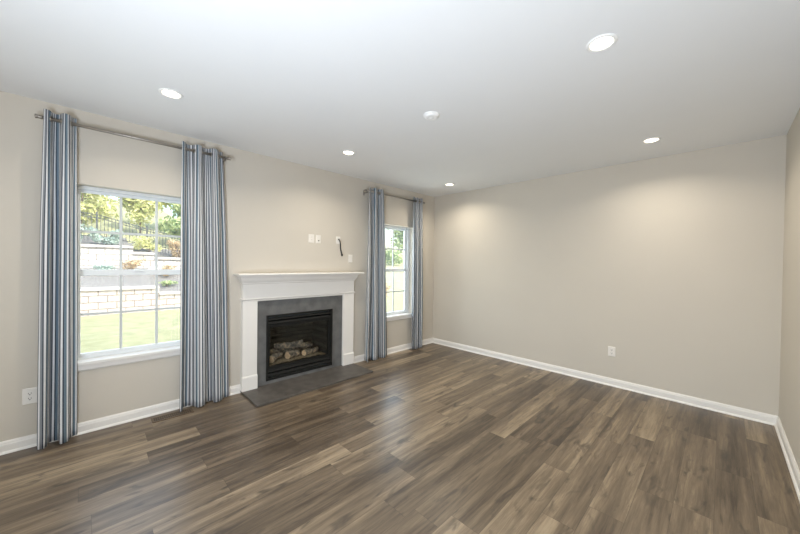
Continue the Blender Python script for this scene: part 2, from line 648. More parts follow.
def holed_wall(bm, axis, a0, a1, z0, z1, d0, d1, holes):
    """wall slab along an axis with rectangular holes (u0,u1,z0,z1), between depths d0 and d1"""
    us = sorted({a0, a1, *[h[0] for h in holes], *[h[1] for h in holes]})
    zs = sorted({z0, z1, *[h[2] for h in holes], *[h[3] for h in holes]})

    def solid(i, j):
        if i < 0 or j < 0 or i >= len(us) - 1 or j >= len(zs) - 1:
            return False
        uc, zc = (us[i] + us[i + 1]) / 2, (zs[j] + zs[j + 1]) / 2
        return not any(h[0] < uc < h[1] and h[2] < zc < h[3] for h in holes)
    V = {}

    def v(u, d, z):
        k = (u, d, z)
        if k not in V:
            V[k] = bm.verts.new((d, u, z) if axis == 'y' else (u, d, z))
        return V[k]
    for i in range(len(us) - 1):
        for j in range(len(zs) - 1):
            if not solid(i, j):
                continue
            u0, u1, q0, q1 = us[i], us[i + 1], zs[j], zs[j + 1]
            for d in (d0, d1):
                bm.faces.new((v(u0, d, q0), v(u1, d, q0), v(u1, d, q1), v(u0, d, q1)))
            if not solid(i - 1, j):
                bm.faces.new((v(u0, d0, q0), v(u0, d1, q0), v(u0, d1, q1), v(u0, d0, q1)))
            if not solid(i + 1, j):
                bm.faces.new((v(u1, d0, q0), v(u1, d1, q0), v(u1, d1, q1), v(u1, d0, q1)))
            if not solid(i, j - 1):
                bm.faces.new((v(u0, d0, q0), v(u0, d1, q0), v(u1, d1, q0), v(u1, d0, q0)))
            if not solid(i, j + 1):
                bm.faces.new((v(u0, d0, q1), v(u0, d1, q1), v(u1, d1, q1), v(u1, d0, q1)))


# ------------------------------------------------------------------ room shell
WT = 0.16
W1 = (-0.135, 0.855, 0.585, 2.125)      # window openings y0, y1, z0, z1
W2 = (3.085, 4.085, 0.585, 2.115)
FB = (1.52, 2.43, 0.06, 0.845)         # firebox opening

bm = bmesh.new()
add_box(bm, -WT, ROOM_W + WT, REAR - WT, ROOM_D + WT, -0.12, 0.0)
tag(obj('floor', bm, M['floor']), 'grey brown oak plank floor with pale and dark boards', 'floor', kind='structure')
bm = bmesh.new()
add_box(bm, -WT, ROOM_W + WT, REAR - WT, ROOM_D + WT, ROOM_H, ROOM_H + 0.15)
tag(obj('ceiling', bm, M['ceiling']), 'smooth flat white ceiling with recessed lights', 'ceiling', kind='structure')
bm = bmesh.new()
holed_wall(bm, 'y', REAR, ROOM_D, 0, ROOM_H, 0.0, -WT, [W1, W2, FB])
tag(obj('wall_left', bm, M['wall']), 'greige painted wall holding the fireplace and both windows', 'wall', kind='structure')
bm = bmesh.new()
add_box(bm, -WT, ROOM_W + WT, ROOM_D, ROOM_D + WT, 0, ROOM_H)
tag(obj('wall_back', bm, M['wall']), 'long bare greige wall with one low outlet', 'wall', kind='structure')
bm = bmesh.new()
add_box(bm, ROOM_W, ROOM_W + WT, REAR, ROOM_D, 0, ROOM_H)
tag(obj('wall_right', bm, M['wall']), 'greige wall at the right edge of the room', 'wall', kind='structure')
bm = bmesh.new()
holed_wall(bm, 'x', -WT, ROOM_W + WT, 0, ROOM_H, REAR, REAR - WT, [(0.3, 2.0, 0.02, 2.15), (2.4, 3.9, 0.02, 2.15)])
tag(obj('wall_rear', bm, M['wall']), 'greige wall behind the camera with two patio openings', 'wall', kind='structure')

BB = [(0, 0), (0.016, 0), (0.016, 0.066), (0.0125, 0.074), (0.0125, 0.080), (0.006, 0.092), (0, 0.092)]


def baseboard(name, axis, sign, base, spans, label):
    bm = bmesh.new()
    for a0, a1 in spans:
        add_prism(bm, [(base + sign * p, q) for p, q in BB], a0, a1, axis)
        add_prism(bm, [(base + sign * p, q) for p, q in ((0.016, 0), (0.028, 0), (0.027, 0.006), (0.022, 0.014), (0.016, 0.017))], a0, a1, axis)
    tag(obj(name, bm, M['trim']), label, 'baseboard', kind='structure')


baseboard('baseboard_left', 'y', 1, 0.0, [(REAR, 1.243), (2.773, ROOM_D)], 'white baseboard under the windows beside the fireplace')
baseboard('baseboard_back', 'x', -1, ROOM_D, [(0, ROOM_W)], 'white baseboard along the long bare wall')
baseboard('baseboard_right', 'y', -1, ROOM_W, [(REAR, ROOM_D)], 'white baseboard along the wall at right edge')


# ------------------------------------------------------------------ windows
def make_window(name, y0, y1, z1, label):
    z0 = 0.585
    root = thing(name, label, 'window', (0, (y0 + y1) / 2, z0), kind='structure')
    xa, xb = -0.150, -0.085          # frame depth
    fwid = 0.045
    zs = z0 + 0.028                  # top of the stool
    bm = bmesh.new()
    add_box(bm, xa, xb, y0, y0 + fwid, zs, z1)
    add_box(bm, xa, xb, y1 - fwid, y1, zs, z1)
    add_box(bm, xa, xb, y0 + fwid, y1 - fwid, z1 - 0.030, z1)
    add_box(bm, xa, xb, y0 + fwid, y1 - fwid, zs, zs + 0.018)
    obj('frame', bm, M['vinyl'], root, 0.003)
    zm = 1.368
    gy0, gy1 = y0 + fwid, y1 - fwid
    ga, gb = y0 + 0.097, y1 - 0.097
    for nm, (q0, q1, g0, g1, xc) in {'upper_sash': (zm - 0.024, z1 - 0.030, zm + 0.026, z1 - 0.056, -0.128),
                                     'lower_sash': (zs + 0.018, zm + 0.026, zs + 0.048, zm - 0.026, -0.106)}.items():
        bm = bmesh.new()
        a, b = xc - 0.014, xc + 0.014
        add_box(bm, a, b, gy0, ga, q0, q1)
        add_box(bm, a, b, gb, gy1, q0, q1)
        add_box(bm, a, b, ga, gb, q0, g0)
        add_box(bm, a, b, ga, gb, g1, q1)
        s = obj(nm, bm, M['vinyl'], root, 0.003)
        bm = bmesh.new()
        for k in (1, 2):
            yc = ga + (gb - ga) * k / 3
            add_box(bm, xc - 0.006, xc + 0.006, yc - 0.010, yc + 0.010, g0, g1)
        zc = (g0 + g1) / 2
        add_box(bm, xc - 0.0055, xc + 0.0055, ga, gb, zc - 0.010, zc + 0.010)
        obj('muntins', bm, M['muntin'], s)
        bm = bmesh.new()
        add_box(bm, xc - 0.002, xc + 0.002, ga, gb, g0, g1)
        obj('pane', bm, M['glass'], s)
    bm = bmesh.new()
    lx = (xc)
    add_box(bm, -0.092, -0.078, (y0 + y1) / 2 - 0.03, (y0 + y1) / 2 + 0.03, zm + 0.008, zm + 0.026)
    obj('sash_lock', bm, M['vinyl'], root, 0.003)
    bm = bmesh.new()
    add_box(bm, -0.150, 0.0, y0, y1, z0, zs)
    add_box(bm, 0.0, 0.034, y0 - 0.05, y1 + 0.05, z0, zs)
    obj('sill', bm, M['trim'], root, 0.004)
    bm = bmesh.new()
    add_prism(bm, [(0, z0), (0, z0 - 0.052), (0.008, z0 - 0.052), (0.016, z0 - 0.040), (0.016, z0)], y0 - 0.035, y1 + 0.035)
    obj('apron', bm, M['trim'], root)
    return root


make_window('window_1', W1[0], W1[1], W1[3], 'large white gridded window left of the fireplace facing stone terraces')
make_window('window_2', W2[0], W2[1], W2[3], 'white gridded window right of the fireplace near the corner')


# ------------------------------------------------------------------ fireplace
FX = 0.062
fp = thing('fireplace', 'white mantel fireplace with grey slate surround and black firebox', 'fireplace', (0, 2.005, 0))
LY0, LY1, RY0, RY1 = 1.243, 1.405, 2.593, 2.773

bm = bmesh.new()
prof = [(0, 1.327), (0.186, 1.327), (0.194, 1.331), (0.198, 1.338), (0.194, 1.346), (0.186, 1.350), (0, 1.350)]
add_prism(bm, prof, LY0 - 0.082, RY1 + 0.082)
obj('mantel_shelf', bm, M['trim'], fp, 0.002)

# crown moulding, returned round both ends
bm = bmesh.new()
cp = [(FX, 1.225), (FX + 0.010, 1.232), (FX + 0.012, 1.244), (FX + 0.020, 1.252), (FX + 0.028, 1.262), (FX + 0.036, 1.276),
      (FX + 0.044, 1.296), (FX + 0.050, 1.312), (FX + 0.058, 1.316), (FX + 0.058, 1.327)]
rows = []
for p, q in cp:
    e = (p - FX) * 0.8
    rows.append([bm.verts.new(c) for c in ((0, LY0 - e, q), (p, LY0 - e, q), (p, RY1 + e, q), (0, RY1 + e, q))])
for a, b in zip(rows, rows[1:]):
    for k in range(3):
        bm.faces.new((a[k], a[k + 1], b[k + 1], b[k]))
bm.faces.new(rows[0])
bm.faces.new(rows[-1])
obj('crown_molding', bm, M['trim'], fp)

bm = bmesh.new()
add_box(bm, 0, FX, LY0, RY1, 1.066, 1.226)
obj('frieze', bm, M['trim'], fp, 0.002)
bm = bmesh.new()
add_prism(bm, [(0, 1.046), (FX + 0.004, 1.046), (FX + 0.011, 1.051), (FX + 0.013, 1.056), (FX + 0.011, 1.061), (FX + 0.004, 1.066), (0, 1.066)], LY0 - 0.012, RY1 + 0.012)
obj('bead_molding', bm, M['trim'], fp)
bm = bmesh.new()
add_box(bm, 0, FX - 0.010, LY1, RY0, 1.026, 1.046)
obj('inner_header', bm, M['trim'], fp, 0.002)
for a, b in ((LY0, LY1), (RY0, RY1)):
    bm = bmesh.new()
    add_box(bm, 0, FX, a, b, 0.0205 if b > LY0 else 0, 1.046)
    p = obj('pilaster', bm, M['trim'], fp, 0.002)
    bm = bmesh.new()
    add_box(bm, FX - 0.004, FX + 0.012, a - 0.006, b + 0.003, 0.0205, 0.166)
    add_prism(bm, [(FX - 0.004, 0.166), (FX + 0.012, 0.166), (FX + 0.008, 0.178), (FX, 0.184), (FX - 0.004, 0.184)], a - 0.006, b + 0.003)
    obj('plinth', bm, M['trim'], p, 0.002)

SX = 0.030
bm = bmesh.new()
add_box(bm, 0, SX, LY1, FB[0], 0.0205, 1.026)
add_box(bm, 0, SX, FB[1], RY0, 0.0205, 1.026)
add_box(bm, 0, SX, FB[0], FB[1], FB[3], 1.026)
add_box(bm, 0, SX, FB[0], FB[1], 0.0205, FB[2])
o = obj('surround', bm, M['slate'], fp)
o['label'] = 'dark grey slate surround'

bm = bmesh.new()
add_box(bm, 0.0, 0.520, 1.238, 2.772, 0.0, 0.020)
o = obj('hearth', bm, M['hearth'], fp, 0.002)
o['label'] = 'thin dark slate hearth slab on the floor'

# firebox
y0, y1, z0, z1 = FB
bm = bmesh.new()
t = 0.022
add_box(bm, -0.03, 0.040, y0, y0 + t, z0, z1)
add_box(bm, -0.03, 0.040, y1 - t, y1, z0, z1)
add_box(bm, -0.03, 0.040, y0 + t, y1 - t, z1 - t, z1)
add_box(bm, -0.03, 0.036, y0 + t, y1 - t, z0, z0 + 0.030)
fb = obj('firebox', bm, M['black_metal'], fp, 0.003)
fb['label'] = 'black metal gas firebox'
for i, (q0, q1) in enumerate(((0.775, 0.812), (0.730, 0.764), (0.100, 0.140), (0.150, 0.186))):
    bm = bmesh.new()
    add_prism(bm, [(-0.02, q0), (0.018, q0), (0.034, q0 + 0.008), (0.020, q1), (-0.02, q1)], y0 + t, y1 - t)
    obj('louver', bm, M['black_metal'], fb, 0.002)
gy0, gy1, gz0, gz1 = y0 + 0.048, y1 - 0.050, 0.215, 0.692
bm = bmesh.new()
add_box(bm, -0.025, 0.020, y0 + t, gy0, 0.186, 0.730)
add_box(bm, -0.025, 0.020, gy1, y1 - t, 0.186, 0.730)
add_box(bm, -0.025, 0.020, gy0, gy1, 0.186, gz0)
add_box(bm, -0.025, 0.020, gy0, gy1, gz1, 0.730)
obj('door_frame', bm, M['black_metal'], fb, 0.003)
bm = bmesh.new()
add_box(bm, 0.000, 0.004, gy0, gy1, gz0, gz1)
obj('glass', bm, M['fire_glass'], fb)
# liner: open-fronted brick box behind the glass
bm = bmesh.new()
xb = -0.46
lz0 = 0.19
add_box(bm, xb - 0.02, xb, y0, y1, lz0 - 0.02, 0.80)
add_box(bm, xb, -0.03, y0 + 0.001, y0 + 0.02, lz0 - 0.02, 0.80)
add_box(bm, xb, -0.03, y1 - 0.02, y1 - 0.001, lz0 - 0.02, 0.80)
add_box(bm, xb, -0.03, y0 + 0.02, y1 - 0.02, 0.78, 0.80)
add_box(bm, xb, -0.03, y0 + 0.02, y1 - 0.02, lz0 - 0.02, lz0)
obj('liner', bm, M['firebrick'], fb)
# ember bed
random.seed(5)
bm = bmesh.new()
ny, nx = 40, 14
ya, yb, xa, xc = y0 + 0.03, y1 - 0.03, -0.40, -0.045
grid = [[None] * (nx + 1) for _ in range(ny + 1)]
for i in range(ny + 1):
    for j in range(nx + 1):
        yy, xx = ya + (yb - ya) * i / ny, xa + (xc - xa) * j / nx
        edge = min(i, ny - i) / 6
        h = 0.012 + 0.028 * min(1, edge) * (0.6 + 0.6 * noise.noise(Vector((xx * 30, yy * 30, 0))))
        grid[i][j] = bm.verts.new((xx, yy, lz0 + max(0.002, h)))
for i in range(ny):
    for j in range(nx):
        bm.faces.new((grid[i][j], grid[i + 1][j], grid[i + 1][j + 1], grid[i][j + 1]))
obj('ember_bed', bm, M['ember'], fb)['label'] = 'tan crumbly ember bed'


def make_log_thing(p0, p1, r0, r1, seed, label, branch=None):
    rnd = random.Random(seed)
    p0, p1 = Vector(p0), Vector(p1)
    base = Vector(((p0.x + p1.x) / 2, (p0.y + p1.y) / 2, min(p0.z - r0, p1.z - r1)))
    bm = bmesh.new()

    def limb(a, b, ra, rb, n=12):
        ax = (b - a).normalized()
        e1 = ax.orthogonal().normalized()
        e2 = ax.cross(e1)
        seg = 16
        rings = []
        for i in range(n + 1):
            f = i / n
            c = a.lerp(b, f) + e2 * 0.008 * math.sin(f * 5 + seed)
            ring = []
            for k in range(seg):
                ang = 2 * math.pi * k / seg
                d = e1 * math.cos(ang) + e2 * math.sin(ang)
                rr = (ra + (rb - ra) * f) * (1 + 0.20 * noise.noise((c + d * 0.05) * 22 + Vector((seed, 0, 0))) + 0.05 * math.cos(5 * ang + seed))
                ring.append(bm.verts.new(c + d * rr))
            rings.append(ring)
        for x, y in zip(rings, rings[1:]):
            for k in range(seg):
                fc = bm.faces.new((x[k], x[(k + 1) % seg], y[(k + 1) % seg], y[k]))
                fc.smooth = True
        bm.faces.new(list(reversed(rings[0]))).material_index = 1
        bm.faces.new(rings[-1]).material_index = 1
    limb(p0, p1, r0, r1)
    if branch:
        limb(Vector(branch[0]), Vector(branch[1]), branch[2], branch[3], 6)
    o = obj('fireplace_log', bm, [M['log'], M['log_end']], origin=base)
    tag(o, label, 'log', 'ceramic logs in the firebox')


make_log_thing((-0.345, 1.66, 0.285), (-0.355, 2.30, 0.285), 0.055, 0.050, 1, 'long dark log lying at the back of the firebox')
make_log_thing((-0.11, 1.63, 0.270), (-0.22, 1.80, 0.290), 0.046, 0.040, 2, 'short log with pale cut end at left of firebox')
make_log_thing((-0.13, 1.86, 0.268), (-0.18, 2.02, 0.272), 0.048, 0.044, 3, 'stubby charred grey log in front middle of firebox')
make_log_thing((-0.10, 2.08, 0.262), (-0.20, 2.33, 0.262), 0.036, 0.030, 4, 'pale tan log lying low at right of firebox')
make_log_thing((-0.17, 2.10, 0.390), (-0.31, 1.76, 0.365), 0.044, 0.036, 6, 'tilted log resting across the top of the others',
               branch=((-0.20, 2.06, 0.385), (-0.18, 2.24, 0.325), 0.030, 0.020))

# ------------------------------------------------------------------ curtain rods
RX = 0.095


def make_rod(y0, y1, z, label):
    root = thing('curtain_rod', label, 'curtain rod', (0, (y0 + y1) / 2, z), 'curtain rods over the windows')
    bm = bmesh.new()
    add_lathe(bm, [(0, y0), (0.0125, y0), (0.0125, y1), (0, y1)], 'y', (RX, 0, z), 20)
    obj('rod', bm, M['nickel'], root)
    for s, y in ((-1, y0), (1, y1)):
        bm = bmesh.new()
        add_lathe(bm, [(0, 0), (0.015, 0), (0.0165, s * 0.004), (0.015, s * 0.008), (0.0135, s * 0.010), (0.0135, s * 0.024), (0.016, s * 0.027), (0.016, s * 0.036), (0.012, s * 0.040), (0, s * 0.041)], 'y', (RX, y, z), 20)
        obj('finial', bm, M['nickel'], root)
        yb = y - s * 0.014
        bm = bmesh.new()
        add_box(bm, 0, 0.006, yb - 0.010, yb + 0.010, z - 0.055, z + 0.025)
        add_box(bm, 0.006, RX, yb - 0.005, yb + 0.005, z - 0.028, z - 0.016)
        add_torus(bm, (RX, yb, z), (0, 1, 0), 0.0155, 0.0040, 18, 8)
        obj('bracket', bm, M['nickel'], root)
    return root


make_rod(-0.246, 1.064, 2.583, 'brushed nickel curtain rod over the window left of fireplace')
make_rod(2.965, 4.225, 2.560, 'brushed nickel curtain rod over the window near the corner')


# ------------------------------------------------------------------ curtains
def make_curtain(label, top, bot, rod_z, waves, amp_t, amp_b, phase, seed, cloth_off=0.0, lean=0.0, ztop=0.060):
    """grommet panel: waves of cloth hung on the rod, folds running down to the floor"""
    rnd = random.Random(seed)
    zt, zb = rod_z + ztop, 0.012
    n = int(waves * 34)
    zs = [zt - 0.006 * i for i in range(19)]
    zz = zs[-1]
    k = 40
    zs += [zz + (zb - zz) * (i / k) for i in range(1, k + 1)]
    wob = [rnd.uniform(-1, 1) for _ in range(16)]

    def pt(t, z):
        f = (zt - z) / (zt - zb)
        y0, y1 = top[0] + (bot[0] - top[0]) * f ** 0.8, top[1] + (bot[1] - top[1]) * f ** 0.8
        amp = amp_t + (amp_b - amp_t) * min(1, f * 1.6)
        ph = 2 * math.pi * waves * t + phase
        i = t * 7
        j = int(i)
        wv = wob[j] * (1 - (i - j)) + wob[j + 1] * (i - j)
        settle = min(1, f * 3)
        amp *= 1 + 0.30 * wv * settle
        ph += 0.55 * wob[8 + j % 7] * settle * math.sin(math.pi * (i - j)) ** 2 + 0.25 * settle * math.sin(3.0 * f + 9 * t + seed)
        sx = math.cos(ph)
        sx = math.copysign(abs(sx) ** 0.6, sx)
        w = (y1 - y0) / waves
        y = y0 + (y1 - y0) * t + w * 0.07 * math.sin(2 * ph) * settle
        x = RX + amp * sx + lean * f + 0.006 * settle * math.sin(5 * f + 11 * t + seed)
        return x, y
    # cloth length along the middle of the panel
    arc = [0.0]
    pm = pt(0, 1.2)
    for i in range(1, n + 1):
        p = pt(i / n, 1.2)
        arc.append(arc[-1] + math.hypot(p[0] - pm[0], p[1] - pm[1]))
        pm = p
    bm = bmesh.new()
    uvl = bm.loops.layers.uv.new('UVMap')
    V, U = [], {}
    for z in zs:
        row = []
        for i in range(n + 1):
            x, y = pt(i / n, z)
            zz = z
            if z <= zb + 1e-6:
                zz = zb + 0.004 * math.sin(i * 0.21 + seed)
            vv = bm.verts.new((max(0.012, x), y, zz))
            U[vv] = (arc[i] + cloth_off, z)
            row.append(vv)
        V.append(row)
    for a, b in zip(V, V[1:]):
        for i in range(n):
            c = (a[i].co + b[i + 1].co) / 2
            if math.hypot(c.x - RX, c.z - rod_z) < 0.0185:
                continue                              # the grommet holes
            f = bm.faces.new((a[i], a[i + 1], b[i + 1], b[i]))
            f.smooth = True
            for lp in f.loops:
                lp[uvl].uv = U[lp.vert]
    base = Vector((RX, (bot[0] + bot[1]) / 2, 0))
    root = thing('curtain', label, 'curtain', base, 'striped curtain panels')
    o = obj('panel', bm, M['curtain'], root)
    sd = o.modifiers.new('thickness', 'SOLIDIFY')
    sd.thickness = 0.002
    sd.offset = 0
    # a grommet at each crossing of the rod line
    prev = pt(0, rod_z)
    for i in range(1, n + 1):
        p = pt(i / n, rod_z)
        if (prev[0] - RX) * (p[0] - RX) < 0:
            g = abs(prev[0] - RX) / (abs(prev[0] - RX) + abs(p[0] - RX))
            y = prev[1] + (p[1] - prev[1]) * g
            d = Vector((p[0] - prev[0], p[1] - prev[1], 0)).normalized()
            bm = bmesh.new()
            add_torus(bm, (RX, y, rod_z), (d.y, -d.x, 0), 0.0210, 0.0042, 22, 8)
            obj('grommet', bm, M['nickel'], root)
        prev = p
    return root


make_curtain('narrow blue striped curtain panel at far left beside the large window', (-0.236, -0.058), (-0.264, -0.062), 2.583, 1.62, 0.036, 0.044, -0.5, 3, 0.02)
make_curtain('blue striped curtain panel between the large window and the fireplace', (0.655, 1.028), (0.640, 1.100), 2.583, 2.6, 0.036, 0.042, 0.0, 11, 0.05)
make_curtain('blue striped curtain panel between the fireplace and the corner window', (2.990, 3.320), (2.950, 3.425), 2.560, 2.6, 0.038, 0.050, 0.0, 23, 0.0)
make_curtain('blue striped curtain panel hanging nearest the room corner', (3.955, 4.190), (3.985, 4.205), 2.560, 2.2, 0.036, 0.042, 0.1, 31, 0.07)

# ------------------------------------------------------------------ ceiling lights and detector


def make_downlight(x, y, label):
    z = ROOM_H
    root = thing('recessed_light', label, 'ceiling light', (x, y, z), 'recessed ceiling lights')
    bm = bmesh.new()
    add_lathe(bm, [(0.076, 0), (0.075, -0.004), (0.070, -0.007), (0.062, -0.008), (0.057, -0.006), (0.054, -0.0015)], 'z', (x, y, z), 40)
    obj('trim_ring', bm, M['detector'], root)
    bm = bmesh.new()
    add_lathe(bm, [(0, -0.0035), (0.030, -0.0034), (0.055, -0.0020)], 'z', (x, y, z), 40)
    obj('lens', bm, M['lens'], root)
    d = bpy.data.lights.new('downlight', 'AREA')
    d.shape = 'DISK'
    d.size = 0.10
    d.energy = LAMP_WATTS
    d.color = (1.0, 0.91, 0.76)
    d.spread = math.radians(145)
    lo = bpy.data.objects.new('lamp_glow', d)
    COL.objects.link(lo)
    lo.parent = root
    lo.location = (0, 0, -0.012)
    return root


LIGHTS = [(0.890, 0.450, 'round recessed ceiling light above the large left window'),
          (0.811, 2.119, 'round recessed ceiling light in front of the fireplace'),
          (0.777, 4.073, 'small looking recessed ceiling light near the far corner'),
          (3.307, 3.973, 'round recessed ceiling light near the long bare wall'),
          (3.321, 2.055, 'largest looking recessed ceiling light at upper right')]
first = make_downlight(*LIGHTS[0])
for x, y, lb in LIGHTS[1:]:
    dup(first, (x, y, ROOM_H), lb)

x, y, z = 2.078, 2.066, ROOM_H
sd = thing('smoke_detector', 'round white smoke detector mid ceiling', 'smoke detector', (x, y, z))
bm = bmesh.new()
add_lathe(bm, [(0.068, 0), (0.068, -0.008), (0.064, -0.010), (0, -0.010)], 'z', (x, y, z), 40)
obj('base', bm, M['detector'], sd)
bm = bmesh.new()
add_lathe(bm, [(0.061, -0.010), (0.058, -0.018), (0.050, -0.024), (0.034, -0.028), (0.032, -0.0265), (0.018, -0.0265), (0.016, -0.029), (0, -0.029)], 'z', (x, y, z), 40)
obj('cover', bm, M['detector'], sd)

# ------------------------------------------------------------------ wall plates, outlets, cable


def add_plate(bm, w, h, t, c, axis, mi=0):
    """bevelled plate on a wall; axis 'x' faces +x, axis 'y' faces -y"""
    def P(u, v, d):
        return (d, c[1] + u, c[2] + v) if axis == 'x' else (c[0] + u, c[1] - d, c[2] + v)
    e = 0.004
    b = [bm.verts.new(P(u * w / 2, v * h / 2, 0)) for u, v in ((-1, -1), (1, -1), (1, 1), (-1, 1))]
    m1 = [bm.verts.new(P(u * w / 2, v * h / 2, t * 0.5)) for u, v in ((-1, -1), (1, -1), (1, 1), (-1, 1))]
    m2 = [bm.verts.new(P(u * (w / 2 - e), v * (h / 2 - e), t)) for u, v in ((-1, -1), (1, -1), (1, 1), (-1, 1))]
    for r0, r1 in ((b, m1), (m1, m2)):
        for k in range(4):
            bm.faces.new((r0[k], r0[(k + 1) % 4], r1[(k + 1) % 4], r1[k])).material_index = mi
    bm.faces.new(m2).material_index = mi


def pbox(bm, c, axis, u0, u1, v0, v1, d0, d1, mi=0):
    if axis == 'x':
        add_box(bm, d0, d1, c[1] + u0, c[1] + u1, c[2] + v0, c[2] + v1, mi)
    else:
        add_box(bm, c[0] + u0, c[0] + u1, c[1] - d1, c[1] - d0, c[2] + v0, c[2] + v1, mi)


def make_outlet(c, axis, w, h, label):
    root = thing('wall_outlet', label, 'outlet', c, 'low duplex outlets')
    bm = bmesh.new()
    add_plate(bm, w, h, 0.006, c, axis)
    obj('cover_plate', bm, M['plate'], root)
    for s in (-1, 1):
        bm = bmesh.new()
        v = s * 0.0195
        pbox(bm, c, axis, -0.016, 0.016, v - 0.014, v + 0.014, 0.0055, 0.0080)
        pbox(bm, c, axis, -0.0085, -0.0055, v - 0.002, v + 0.008, 0.0078, 0.0083, 1)
        pbox(bm, c, axis, 0.0055, 0.0085, v - 0.002, v + 0.008, 0.0078, 0.0083, 1)
        pbox(bm, c, axis, -0.003, 0.003, v - 0.011, v - 0.005, 0.0078, 0.0083, 1)
        obj('receptacle', bm, [M['plate'], M['slot']], root)
    return root


make_outlet((0, -0.318, 0.402), 'x', 0.080, 0.126, 'white duplex outlet low on the wall left of the curtains')
make_outlet((2.874, ROOM_D, 0.425), 'y', 0.078, 0.120, 'white duplex outlet low on the long bare wall')


def make_plate(y, z, w, h, kind, label):
    c = (0, y, z)
    root = thing('wall_plate', label, 'wall plate', c, 'wall plates above the mantel')
    bm = bmesh.new()
    add_plate(bm, w, h, 0.006, c, 'x')
    obj('cover_plate', bm, M['plate'], root)
    bm = bmesh.new()
    if kind == 'insert':
        pbox(bm, c, 'x', -0.0165, 0.0165, -0.033, 0.033, 0.0055, 0.0085)
        for s in (-1, 1):
            pbox(bm, c, 'x', -0.0075, -0.005, s * 0.017 - 0.003, s * 0.017 + 0.005, 0.0083, 0.0088, 1)
            pbox(bm, c, 'x', 0.005, 0.0075, s * 0.017 - 0.003, s * 0.017 + 0.005, 0.0083, 0.0088, 1)
        obj('receptacle', bm, [M['plate'], M['slot']], root)
    elif kind == 'jack':
        add_lathe(bm, [(0, 0.005), (0.007, 0.005), (0.007, 0.016), (0.0045, 0.016), (0.0045, 0.010), (0, 0.010)], 'x', (0, y, z - 0.022), 16)
        obj('jack', bm, M['slot'], root)
    elif kind == 'cable':
        add_lathe(bm, [(0.0235, 0.0055), (0.0230, 0.0085), (0.0165, 0.0095), (0.0150, 0.0060)], 'x', (0, y, z + 0.012), 24)
        obj('bushing', bm, M['plate'], root)
    else:
        pbox(bm, c, 'x', -0.0165, 0.0165, -0.033, 0.033, 0.0055, 0.0078)
        add_prism(bm, [(0.0078, z - 0.030), (0.0085, z - 0.030), (0.0125, z + 0.030), (0.0078, z + 0.030)], y - 0.0145, y + 0.0145)
        obj('rocker', bm, M['plate'], root)
    return root


make_plate(2.114, 1.799, 0.080, 0.114, 'insert', 'leftmost white wall plate of the pair above the mantel')
make_plate(2.217, 1.797, 0.070, 0.110, 'jack', 'white wall plate with small dark jack, next to the leftmost plate')
make_plate(2.530, 1.800, 0.068, 0.106, 'cable', 'white wall plate with black cable hanging from it')
make_plate(2.744, 1.546, 0.072, 0.114, 'rocker', 'white switch plate low above right end of mantel')

bm = bmesh.new()
pts = [(0.0105, 2.530, 1.812), (0.024, 2.530, 1.812), (0.034, 2.533, 1.802), (0.036, 2.540, 1.780), (0.030, 2.552, 1.735), (0.024, 2.556, 1.700), (0.024, 2.562, 1.665), (0.027, 2.572, 1.630), (0.026, 2.582, 1.600)]
dense = []
for a, b in zip(pts, pts[1:]):
    for k in range(4):
        dense.append(Vector(a).lerp(Vector(b), k / 4))
dense.append(Vector(pts[-1]))
add_tube(bm, dense, 0.0085, 10)
cb = thing('cable', 'short black cable dangling from a wall plate above the mantel', 'cable', (0.0, 2.530, 1.812))
obj('wire', bm, M['cable'], cb)
bm = bmesh.new()
add_tube(bm, [(0.026, 2.580, 1.608), (0.026, 2.587, 1.580)], 0.0125, 12)
obj('connector', bm, M['cable'], cb)

# ------------------------------------------------------------------ floor register
reg = thing('floor_register', 'brown slotted floor vent below the large left window', 'floor vent', (0.145, 0.59, 0))
rx0, rx1, ry0, ry1 = 0.088, 0.204, 0.428, 0.752
bm = bmesh.new()
add_box(bm, rx0, rx1, ry0, ry0 + 0.018, 0, 0.005)
add_box(bm, rx0, rx1, ry1 - 0.018, ry1, 0, 0.005)
add_box(bm, rx0, rx0 + 0.018, ry0 + 0.018, ry1 - 0.018, 0, 0.005)
add_box(bm, rx1 - 0.018, rx1, ry0 + 0.018, ry1 - 0.018, 0, 0.005)
obj('frame', bm, M['bronze'], reg, 0.001)
bm = bmesh.new()
add_box(bm, rx0 + 0.018, rx1 - 0.018, ry0 + 0.018, ry1 - 0.018, 0, 0.0012)
obj('backing', bm, M['slot'], reg)
bm = bmesh.new()
ky = ry0 + 0.026
while ky < ry1 - 0.026:
    add_box(bm, rx0 + 0.018, rx1 - 0.018, ky, ky + 0.006, 0.0012, 0.0042)
    ky += 0.0155
add_box(bm, (rx0 + rx1) / 2 - 0.004, (rx0 + rx1) / 2 + 0.004, ry0 + 0.018, ry1 - 0.018, 0.0012, 0.0044)
obj('louvers', bm, M['bronze'], reg)

# ------------------------------------------------------------------ outside
GZ = -0.40
XW1, XW2 = -10.87, -13.20


def smooth(a, b, x):
    t = max(0.0, min(1.0, (x - a) / (b - a)))
    return t * t * (3 - 2 * t)


def ground_h(x, y):
    """terraces left of y = 6, open grass slope beyond"""
    if x > XW1 - 0.15:
        terr = GZ
    elif x > XW2 - 0.15:
        f = (XW1 - x) / (XW1 - XW2)
        terr = (0.40 if y < 1.9 else 0.20) + 0.75 * f
    else:
        up = 1.90 if y < 1.36 else (1.66 if y < 2.05 else 1.45)
        terr = up + 0.24 * (XW2 - x) - 0.10 * smooth(1.4, 6, y)
    slope = GZ + 1.75 * smooth(-7.5, -19.0, x) + 0.16 * max(0, -19.0 - x)
    return terr + (slope - terr) * smooth(5.0, 7.5, y)


